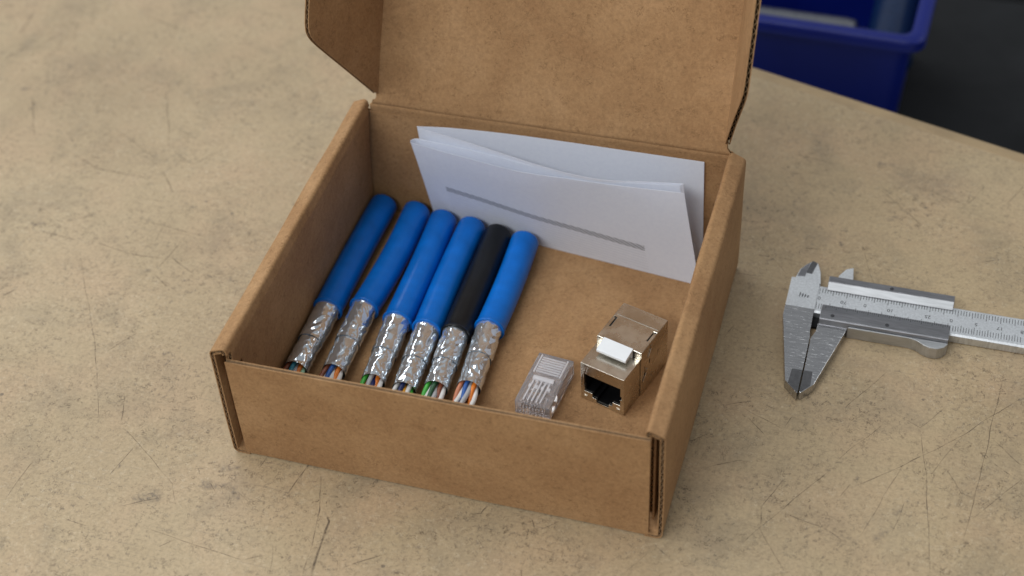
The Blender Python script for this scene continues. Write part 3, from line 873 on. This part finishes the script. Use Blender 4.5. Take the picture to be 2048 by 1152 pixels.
    for q in range(4):
        if q < 3:
            cx_, cz_ = (-1.95, 0.0, 1.95)[q], (0.85, 1.6, 0.85)[q]; cols = (wires[2 * q], wires[2 * q + 1])
        else: cx_, cz_ = 0.0, -1.6; cols = ('white', wires[0])
        ph = -0.9 + rnd.uniform(-0.5, 0.5); Lw = rnd.uniform(6.2, 8.0)
        for h_ in range(2):
            pth = []
            for i in range(23):
                s = -6.0 + (6.0 + Lw + 0.5 * h_) * i / 22
                an = ph + s * 0.30 + h_ * math.pi + math.pi
                spread = 1.0 + max(0, s) * 0.035
                pth.append(C + fdir * s + sx_ * (cx_ * spread + 0.66 * math.cos(an)) + uz * (cz_ - max(0, s) * 0.05 + 0.66 * math.sin(an)))
            vv, ff = tube(pth, [0.74] * 22 + [0.66], 12)
            cw = obj('conductor', vv, ff, WIRE[cols[h_]], root, smooth=True); shade_auto(cw, 50)

# ------------------------------------------------------------------ clear modular plug
plug = empty('modular_plug', (77.3, 34.0, 1.62), math.radians(-6.0))
tag(plug, 'clear plastic modular plug lying on the box floor beside the metal jack', 'plug')
PW, PL, PH = 11.2, 20.6, 6.3
def plug_shell():
    m = MB()
    # side profile (length, height): nose, top with a step, raised rear collar
    prof = [(0, 0.0), (PL, 0.0), (PL, 5.9), (PL - 0.5, PH), (11.3, PH), (11.0, 5.95), (0.45, 5.55), (0, 5.1)]
    m.prism(prof, 0, PW, mapf=lambda a, b, c: (c, a, b))
    return m
m = plug_shell(); m.build('body', M['clear'], plug, bevel=0.22, seg=2)
# hollow core (air): reversed shell inside the body
def hollow(x0, x1, y0, y1, z0, z1, name='cavity'):
    m = MB(); m.box(x0, x1, y0, y1, z0, z1)
    o = m.build(name, M['clear'], plug)
    o.data.flip_normals(); return o
hollow(1.5, PW - 1.5, 7.2, PL - 0.9, 1.2, 4.3)
hollow(1.2, PW - 1.2, PL - 7.6, PL - 1.6, 4.9, 5.5)
for k in range(7):                                       # grip ribs across the rear window
    y = PL - 8.2 + 0.98 * k
    m = MB(); m.prism([(y, PH - 0.05), (y + 0.42, PH - 0.05), (y + 0.30, PH + 0.42), (y + 0.12, PH + 0.42)], 1.9, PW - 1.9, mapf=lambda a, b, c: (c, a, b))
    m.build('grip_rib', M['glint_ridge'], plug)
for x0, x1, y0, y1 in ((1.2, 1.65, PL - 8.6, PL - 1.2), (PW - 1.65, PW - 1.2, PL - 8.6, PL - 1.2)):
    m = MB(); m.box(x0, x1, y0, y1, PH - 0.05, PH + 0.28); m.build('window_rail', M['glint_ridge'], plug, bevel=0.08)
for k in range(5):                                       # wire channels: ridges along the nose
    x = 2.3 + 1.32 * k
    m = MB(); m.box(x, x + 0.55, 0.9, 9.4, 5.3, 6.05 if k % 2 else 6.2)
    m.build('channel_ridge', M['glint_ridge'], plug, bevel=0.15)
for k in range(8):                                       # contact slots at the nose
    x = 1.6 + 1.02 * k
    hollow(x, x + 0.5, 0.7, 4.2, 2.8, 4.9, 'contact_slot')
    m = MB(); m.box(x + 0.05, x + 0.42, -0.22, 0.5, 0.9, 1.9); m.box(x + 0.05, x + 0.42, -0.22, 0.5, 3.0, 4.1)
    m.build('contact_nub', M['glint_ridge'], plug, bevel=0.12)
m = MB(); m.prism([(9.4, 4.6), (10.9, 4.6), (10.9, 6.5), (9.9, 6.6), (9.4, 6.2)], 2.0, PW - 2.4, mapf=lambda a, b, c: (c, a, b))
m.build('strain_bar', M['glint_ridge'], plug, bevel=0.15)
m = MB()
for k in range(4): m.box(1.9 + 2.0 * k, 2.9 + 2.0 * k, 6.2, 7.4, 5.5, 6.25)
m.build('retainer_teeth', M['glint_ridge'], plug, bevel=0.15)

# ------------------------------------------------------------------ shielded keystone jack
ks = empty('keystone_jack', (95.0, 44.7, 1.62), math.radians(-16.3))
tag(ks, 'silver metal shielded network jack with a white latch tab and dark socket', 'network jack')
KW, KF, KL, KT, KR = 14.8, 9.6, 25.8, 15.4, 18.3
def fu(u): return u * KW
def fw_(v): return 0.2 + (1 - v) * (KT - 0.2)
hole = [(.075, .285), (.915, .285), (.915, .50), (.945, .50), (.945, .60), (.915, .60), (.915, .765), (.735, .765), (.735, .875), (.645, .875), (.645, .962),
        (.36, .962), (.36, .875), (.265, .875), (.265, .765), (.085, .765), (.085, .62), (.075, .62)]
hole = [(fu(a), fw_(b)) for a, b in hole]
m = MB(); m.prism([(0, 0.2), (KW, 0.2), (KW, KT), (0, KT)], 0, KF, holes=[hole], mapf=lambda a, b, c: (a, c, b))
m.build('front_shell', M['nickel'], ks, bevel=0.28, seg=3, angle=60)
m = MB(); m.box(0.9, KW - 0.9, 7.2, KF - 0.1, 0.5, KT - 2.0); m.build('socket_back', M['blackplastic'], ks)
hin = [(0.6 + (x - KW / 2) * 0.985 + KW / 2 - 0.6, (z - 6) * 0.985 + 6) for x, z in hole]
m = MB(); m.prism([(x, z) for x, z in hole], 0.7, 7.3, holes=[[((x - KW / 2) * 0.955 + KW / 2, (z - 6.2) * 0.95 + 6.2) for x, z in hole]], mapf=lambda a, b, c: (a, c, b))
m.build('socket_lining', M['blackplastic'], ks)
for k in range(8):
    x = 3.1 + 1.05 * k
    m = MB(); m.add([(x, 2.6, 10.2), (x + 0.35, 2.6, 10.2), (x + 0.35, 7.1, 7.6), (x, 7.1, 7.6), (x, 2.6, 9.9), (x + 0.35, 2.6, 9.9), (x + 0.35, 7.1, 7.3), (x, 7.1, 7.3)],
                    [(0, 1, 2, 3), (7, 6, 5, 4), (0, 4, 5, 1), (2, 6, 7, 3), (1, 5, 6, 2), (0, 3, 7, 4)])
    m.build('contact', M['blackplastic'], ks)
for x in (1.75, KW - 1.9):                               # embossed squares under the socket
    m = MB(); m.box(x - 0.62, x + 0.62, -0.10, 0.05, 1.1, 2.3)
    m.box(x - 0.30, x + 0.30, -0.18, -0.08, 1.4, 2.0); m.build('corner_emboss', M['nickel'], ks, bevel=0.08)
# rear body: dark core with pressed plates around it
m = MB(); m.box(0.45, KW + 0.05, KF + 0.02, KL - 0.4, 0.35, KR - 0.5); m.build('core', M['darkmetal'], ks)
def slot(u0, u1, v0, v1, r=0.35):
    out = []
    for cx_, cy_, a0 in ((u1 - r, v1 - r, 0), (u0 + r, v1 - r, 90), (u0 + r, v0 + r, 180), (u1 - r, v0 + r, 270)):
        for k in range(4):
            a = math.radians(a0 + 30 * k); out.append((cx_ + r * math.cos(a), cy_ + r * math.sin(a)))
    return out
def Lslot(mx):
    p = [(1.35, 19.4), (0.35, 19.4), (0.35, 19.0), (1.0, 18.9), (1.0, 15.1), (1.5, 15.1)]
    return p if not mx else [(KW + 0.45 - a, b) for a, b in reversed(p)]
m = MB(); m.prism([(0, KF), (KW + 0.45, KF), (KW + 0.45, KL), (0, KL)], KR - 0.55, KR, holes=[Lslot(False), Lslot(True)])
m.build('top_plate', M['nickel'], ks, bevel=0.2, seg=3, angle=60)
m = MB(); m.add([(0.6, 20.3, KR), (KW - 0.1, 20.3, KR), (KW - 0.1, 20.9, KR + 0.0), (0.6, 20.9, KR), (0.6, 20.6, KR + 0.035), (KW - 0.1, 20.6, KR + 0.035)],
                [(0, 1, 5, 4), (2, 3, 4, 5), (0, 4, 3), (1, 2, 5), (3, 2, 1, 0)])
m.build('pressed_crease', M['nickel'], ks, smooth=False)
sidehole = [[(11.4, 6.2), (11.85, 6.2), (11.85, 11.2), (11.4, 11.2)], [(14.4, 10.0), (15.1, 10.0), (14.9, 12.2), (14.4, 11.6)], [(19.2, 9.0), (19.7, 9.0), (20.4, 11.4), (19.9, 11.4)],
            [(15.8, 3.0), (16.2, 3.0), (16.2, 4.4), (15.8, 4.4)]]
m = MB(); m.prism([(KF, 0), (KL, 0), (KL, KR - 0.56), (KF, KR - 0.56)], KW - 0.05, KW + 0.45, holes=sidehole, mapf=lambda a, b, c: (c, a, b))
m.build('side_plate', M['nickel'], ks, bevel=0.15, seg=2, angle=60)
m = MB(); m.box(0.0, 0.45, KF, KL, 0, KR - 0.56); m.build('side_plate', M['nickel'], ks, bevel=0.15)
m = MB(); m.box(0.46, KW - 0.06, KL - 0.4, KL, 0, KR - 0.56); m.build('rear_plate', M['nickel'], ks, bevel=0.12)
m = MB(); m.box(0.46, 2.2, KF, KF + 0.45, KT - 1.0, KR - 0.56); m.box(12.9, KW - 0.06, KF, KF + 0.45, KT - 1.0, KR - 0.56); m.build('step_plate', M['nickel'], ks, bevel=0.1)
# side spring clip
m = MB(); m.prism([(10.2, 5.0), (10.9, 5.6), (12.6, 8.2), (12.9, 9.6), (12.5, 9.6), (12.0, 8.2), (10.2, 5.8)], KW + 0.46, KW + 0.85, mapf=lambda a, b, c: (c, a, b))
m.build('spring_clip', M['nickel'], ks, bevel=0.15)
m = MB(); m.prism([(13.6, 13.2), (15.6, 15.6), (15.6, 17.2), (15.1, 17.2), (15.1, 15.9), (13.3, 13.6)], KW + 0.46, KW + 0.75, mapf=lambda a, b, c: (c, a, b))
m.build('spring_clip', M['nickel'], ks, bevel=0.12)
# white latch
lt = [(11.4, KR + 0.32), (10.2, KR + 0.38), (5.7, KR - 0.75), (5.1, KR - 1.15), (5.1, KR - 1.95), (5.9, KR - 2.0), (9.4, KR - 1.0), (9.55, KR - 1.5), (9.59, KR + 0.02), (11.4, KR + 0.02)]
lt = [(9.9, KR + 0.42), (5.8, KR - 0.55), (5.2, KR - 0.95), (5.2, KR - 1.75), (6.0, KR - 1.8), (9.0, KR - 1.0), (9.0, KR - 2.9), (9.58, KR - 2.9), (9.58, KR + 0.05), (9.9, KR + 0.05)]
m = MB(); m.prism(lt, 2.3, 12.3, mapf=lambda a, b, c: (c, a, b))
la = m.build('latch', M['whiteplastic'], ks, bevel=0.18, seg=3)
la['label'] = 'white plastic latch tab'

# ------------------------------------------------------------------ vernier caliper
CX, CY = 148.0, 98.0
cal = empty('vernier_caliper', (CX, CY, 0.0))
tag(cal, 'small steel vernier caliper lying closed on the bench beside the box', 'caliper')
def cp(pts): return [(x - CX, y - CY) for x, y in pts]
def plate(name, pts, z0, z1, mat, parent=cal, **kw):
    m = MB(); m.prism(cp(pts), z0, z1); return m.build(name, mat, parent, **kw)
# fixed jaw head
fj = plate('fixed_jaw', [(148.0, 97.4), (148.0, 92.6), (153.1, 65.0), (157.45, 60.5), (157.66, 62), (157.66, 85.2), (157.3, 87.5), (157.2, 96.1), (157.2, 97.4)], 0.05, 3.5, M['steel_jaw'], bevel=0.12)
plate('jaw_tip_facet', [(154.5, 70.2), (157.62, 70.2), (157.62, 61.2), (157.2, 61.0), (154.2, 64.2)], 3.4, 3.56, M['steel_facet'], fj)
# upper fixed jaw (sits lower, satin) with its ground facet
uj = plate('inside_jaw', [(148.6, 110.0), (149.3, 112.0), (150.0, 115.4), (151.6, 118.1), (153.6, 120.3), (155.3, 119.3), (156.6, 115.4), (157.4, 110.0)], 0.3, 2.9, M['steel_satin'], bevel=0.1)
plate('jaw_facet', [(152.2, 114.2), (154.0, 113.9), (155.0, 119.2), (153.7, 120.2), (153.1, 119.7)], 2.8, 2.98, M['steel_facet'], uj)
plate('jaw_facet', [(149.6, 112.0), (152.0, 112.3), (152.9, 119.4), (151.7, 118.0), (150.2, 115.4)], 2.8, 2.94, M['steel_dark'], uj)
# beam with bevelled long edges
bmr = MB()
bmr.prism([(96.3, 0.3), (96.3, 3.0), (96.9, 3.5), (108.2, 3.5), (108.8, 3.0), (108.8, 0.3)], 157.3, 262.0, mapf=lambda a, b, c: (c - CX, a - CY, b))
beam = bmr.build('beam', M['steel_satin'], cal, bevel=0.08)
hd = MB(); hd.prism(cp([(148.0, 97.45), (157.25, 97.45), (157.25, 108.9), (156.2, 110.6), (148.0, 110.6)]), 0.05, 3.5)
hd.build('beam_head', M['steel_satin'], cal, bevel=0.12)
# moving jaw and slider
mj = plate('moving_jaw', [(159.2, 91.6), (159.1, 88.0), (158.35, 85.7), (158.02, 84.7), (158.02, 61.2), (158.6, 61.0), (161.8, 65.2), (168.4, 91.6)], 0.05, 3.5, M['steel_jaw'], bevel=0.12)
plate('jaw_tip_facet', [(158.06, 70.2), (160.7, 70.3), (160.9, 64.5), (158.5, 61.3), (158.06, 61.4)], 3.4, 3.56, M['steel_facet'], mj)
# slider bars: cross-sections swept along the beam
m = MB(); m.prism([(106.8, 3.62), (109.0, 5.5), (111.6, 5.5), (111.8, 5.2), (111.8, 0.2), (109.0, 0.2), (109.0, 3.62)], 159.8, 199.0, mapf=lambda a, b, c: (c - CX, a - CY, b))
ub = m.build('slider_upper_bar', M['steel_dark'], cal, bevel=0.1)
m = MB(); m.add([(159.95 - CX, 106.95 - CY, 3.80), (198.85 - CX, 106.95 - CY, 3.80), (198.85 - CX, 108.85 - CY, 5.43), (159.95 - CX, 108.85 - CY, 5.43)], [(0, 1, 2, 3)])
for i in range(4): m.v[i] = (m.v[i][0], m.v[i][1] - 0.02, m.v[i][2] + 0.02)
m.build('ground_bevel', M['steel_bright'], ub)
sl = [(95.5, 5.5), (100.1, 3.62), (96.0, 3.62), (96.0, 0.2), (91.1, 0.2), (91.1, 3.7), (91.7, 5.25), (92.0, 5.5)]
m = MB(); m.prism(sl, 159.4, 198.7, mapf=lambda a, b, c: (c - CX, a - CY, b))
lb = m.build('slider_lower_bar', M['steel_dark'], cal, bevel=0.1)
m = MB(); m.prism(cp([(168.9, 91.05), (168.4, 90.5), (187.4, 90.5), (189.6, 89.9), (191.6, 88.6), (193.6, 87.9), (195.8, 87.9), (197.6, 88.9), (198.6, 90.4), (198.7, 91.05)]), 0.2, 4.6)
m.build('thumb_rest', M['steel_bright'], lb, bevel=0.15, seg=2)
m = MB(); m.prism(cp([(162.0, 111.85), (162.6, 115.4), (164.4, 118.8), (166.6, 120.0), (167.1, 115.0), (167.2, 111.85)]), 0.3, 2.9)
m.build('inside_jaw', M['steel_satin'], ub, bevel=0.1)
m = MB(); m.box(157.3 - CX, 159.5 - CX, 91.9 - CY, 96.3 - CY, 0.25, 1.2); m.build('slider_back', M['blackplastic'], cal)
def screw(x, y):
    n = 20; v = []; f = []
    for r, z in ((0.62, 5.49), (0.62, 5.60), (0.46, 5.62), (0.42, 5.53), (0.02, 5.53)):
        for k in range(n): a = 2 * math.pi * k / n; v.append((x - CX + r * math.cos(a), y - CY + r * math.sin(a), z))
    for i in range(4):
        for k in range(n): f.append((i * n + k, i * n + (k + 1) % n, (i + 1) * n + (k + 1) % n, (i + 1) * n + k))
    o = obj('screw', v, f, M['ink'], cal); shade_auto(o, 40)
for x, y in ((179.6, 110.2), (163.2, 93.7), (180.0, 93.6)): screw(x, y)
# graduations
m = MB()
def tick(mb_, x, y0, y1, z, wdt=0.13, lean=0.0, zf=None):
    z0 = zf(y0) if zf else z; z1 = zf(y1) if zf else z
    mb_.add([(x - wdt / 2 - CX, y0 - CY, z0), (x + wdt / 2 - CX, y0 - CY, z0), (x + wdt / 2 - CX + lean, y1 - CY, z1), (x - wdt / 2 - CX + lean, y1 - CY, z1)], [(0, 1, 2, 3)])
r3 = random.Random(5)
for k in range(74):
    x = 157.7 + 0.86 * k
    L = 2.9 if k % 5 == 0 else 2.1
    tick(m, x + r3.gauss(0, .03), 107.5, 107.5 - L, 3.53, 0.17)
for k in range(78):
    x = 157.5 + 0.81 * k; L = 3.0 if k % 5 == 0 else 2.3
    tick(m, x + r3.gauss(0, .03), 97.9, 97.9 + L, 3.53, 0.16)
gm = m.build('beam_graduations', M['ink'], beam); gm['kind'] = 'stuff'
m = MB(); zf = lambda y: 3.62 + (100.1 - y) / 4.6 * 1.88 + 0.03
for k in range(58):
    x = 160.6 + 0.655 * k; L = 2.4 if k % 5 == 0 else 1.5
    tick(m, x, 99.9, 99.9 - L, 0, 0.17, zf=zf)
vm_ = m.build('vernier_graduations', M['ink'], lb); vm_['kind'] = 'stuff'
def text(s, x, y, z, size, rot, parent, name='numeral'):
    c = bpy.data.curves.new(name, 'FONT'); c.body = s; c.size = size * S; c.align_x = 'CENTER'; c.align_y = 'CENTER'
    c.materials.append(M['ink']); c.extrude = 0.00001
    o = bpy.data.objects.new(name, c); COL.objects.link(o); o.parent = parent
    bpy.context.view_layer.update()
    me = bpy.data.meshes.new_from_object(o.evaluated_get(bpy.context.evaluated_depsgraph_get()))
    bpy.data.objects.remove(o); me.name = name
    o = bpy.data.objects.new(name, me); COL.objects.link(o); o.parent = parent
    o.location = ((x - CX) * S, (y - CY) * S, z * S); o.rotation_euler = (0, 0, rot); return o
for s_, x, y in (('0', 157.9, 102.8), ('70', 165.6, 102.6), ('0', 172.3, 102.8), ('10', 180.2, 102.4), ('25', 191.7, 102.4), ('0', 198.9, 102.5), ('5', 206.4, 102.5), ('17', 213.6, 102.5), ('8', 220.2, 102.5)):
    text(s_, x, y, 3.52, 2.0, math.pi, beam)
m = MB()
for k in range(4):                                       # worn maker's mark on the head, no longer readable
    x = 151.7 + 0.85 * k; tick(m, x, 102.0, 104.0 - 0.25 * k, 3.53, 0.3, 0.15)
    m.box(x - 0.1 - CX, x + 0.5 - CX, 103.0 - 0.2 * k - CY, 103.25 - 0.2 * k - CY, 3.49, 3.525)
wm = m.build('worn_stamp', M['ink'], cal)

# ------------------------------------------------------------------ blue storage bin behind the bench
BX, BY, BZ = 176.0, 284.0, -20.0                         # front right rim corner
bn = empty('storage_bin', (115, 350, -112), math.radians(0))
tag(bn, 'blue plastic storage bin standing behind the bench edge', 'storage bin')
def rrect(x0, x1, y0, y1, r, n=6):
    out = []
    for cx_, cy_, a0 in ((x1 - r, y1 - r, 0), (x0 + r, y1 - r, 90), (x0 + r, y0 + r, 180), (x1 - r, y0 + r, 270)):
        for k in range(n + 1):
            a = math.radians(a0 + 90 * k / n); out.append((cx_ + r * math.cos(a), cy_ + r * math.sin(a)))
    return out
rot = math.radians(-2.0)
def binpt(p, z):
    # p measured from the front right rim corner
    x, y = p; return (BX + x * math.cos(rot) - y * math.sin(rot) - 115, BY + x * math.sin(rot) + y * math.cos(rot) - 350, z + 112)
sec = [(rrect(-150 + 13, -11, 11, 126, 5), -111.8), (rrect(-150 + 6, -5.2, 5.2, 134, 7), BZ - 5), (rrect(-150 + 6, -5.2, 5.2, 134, 7), BZ - 5.1),
       (rrect(-150, 0, 0, 140, 8), BZ - 5.0), (rrect(-150, 0, 0, 140, 8), BZ - 0.8), (rrect(-149.2, -0.8, 0.8, 139.2, 8), BZ),
       (rrect(-144.2, -5.8, 5.8, 134.2, 5), BZ), (rrect(-143.6, -6.4, 6.4, 133.6, 5), BZ - 0.7), (rrect(-135, -13, 13, 124, 4), -109.5)]
v = []; f = []
for lp, z in sec: v += [binpt(p, z) for p in lp]
n = len(sec[0][0])
for i in range(len(sec) - 1):
    for k in range(n): f.append((i * n + k, i * n + (k + 1) % n, (i + 1) * n + (k + 1) % n, (i + 1) * n + k))
f.append(tuple(range(n - 1, -1, -1))); f.append(tuple((len(sec) - 1) * n + k for k in range(n)))
# split: shell below the rim and the rim band are separate parts
nf = len(sec) - 1
def sub(rows, extra):
    ff = [q for r in rows for q in f[r * n:(r + 1) * n]] + extra; used = sorted({i for q in ff for i in q}); ix = {a: b for b, a in enumerate(used)}
    return [v[i] for i in used], [tuple(ix[i] for i in q) for q in ff]
o = obj('shell', *sub([0, 1, 7], [f[-2], f[-1]]), M['bin'], bn); shade_auto(o, 40)
o = obj('rim', *sub([2, 3, 4, 5, 6], []), M['bin'], bn); shade_auto(o, 50)
# silver tube and dark blue bottle in the bin
tb = empty('metal_tube', (100, 311, -49))
tag(tb, 'silver metal tube lying in the blue bin', 'tube')
pth = [(-62, 2.0, 0), (42, -0.6, 0), (45, -0.7, 0), (46.0, -0.73, 0)]
v, f = tube(pth, [17, 17, 16.6, 15.6], 48); o = obj('tube_body', v, f, M['tin'], tb); shade_auto(o, 40)
v, f = tube([(46.0, -0.74, 0), (51, -0.9, 0), (51.6, -0.92, 0)], [13.5, 13.5, 12.6], 40); o = obj('tube_cap', v, f, M['darkmetal'], tb); shade_auto(o, 40)
bt = empty('blue_bottle', (161.5, 300, -40))
tag(bt, 'dark blue glossy bottle lying at the right end of the blue bin', 'bottle')
pf = [(8.5, 0), (10.5, 1.5), (10.5, 62), (9.6, 66), (6, 72), (4.5, 75), (4.5, 84)]
v, f = tube([(0.0, y_, 0.0) for r_, y_ in pf], [r_ for r_, y_ in pf], 40); o = obj('bottle_body', v, f, M['bluebottle'], bt); shade_auto(o, 40)
v, f = tube([(0, 80, 0), (0, 81, 0), (0, 92, 0), (0, 93, 0)], [5.4, 5.8, 5.8, 5.0], 32); o = obj('bottle_cap', v, f, M['blackplastic'], bt); shade_auto(o, 40)
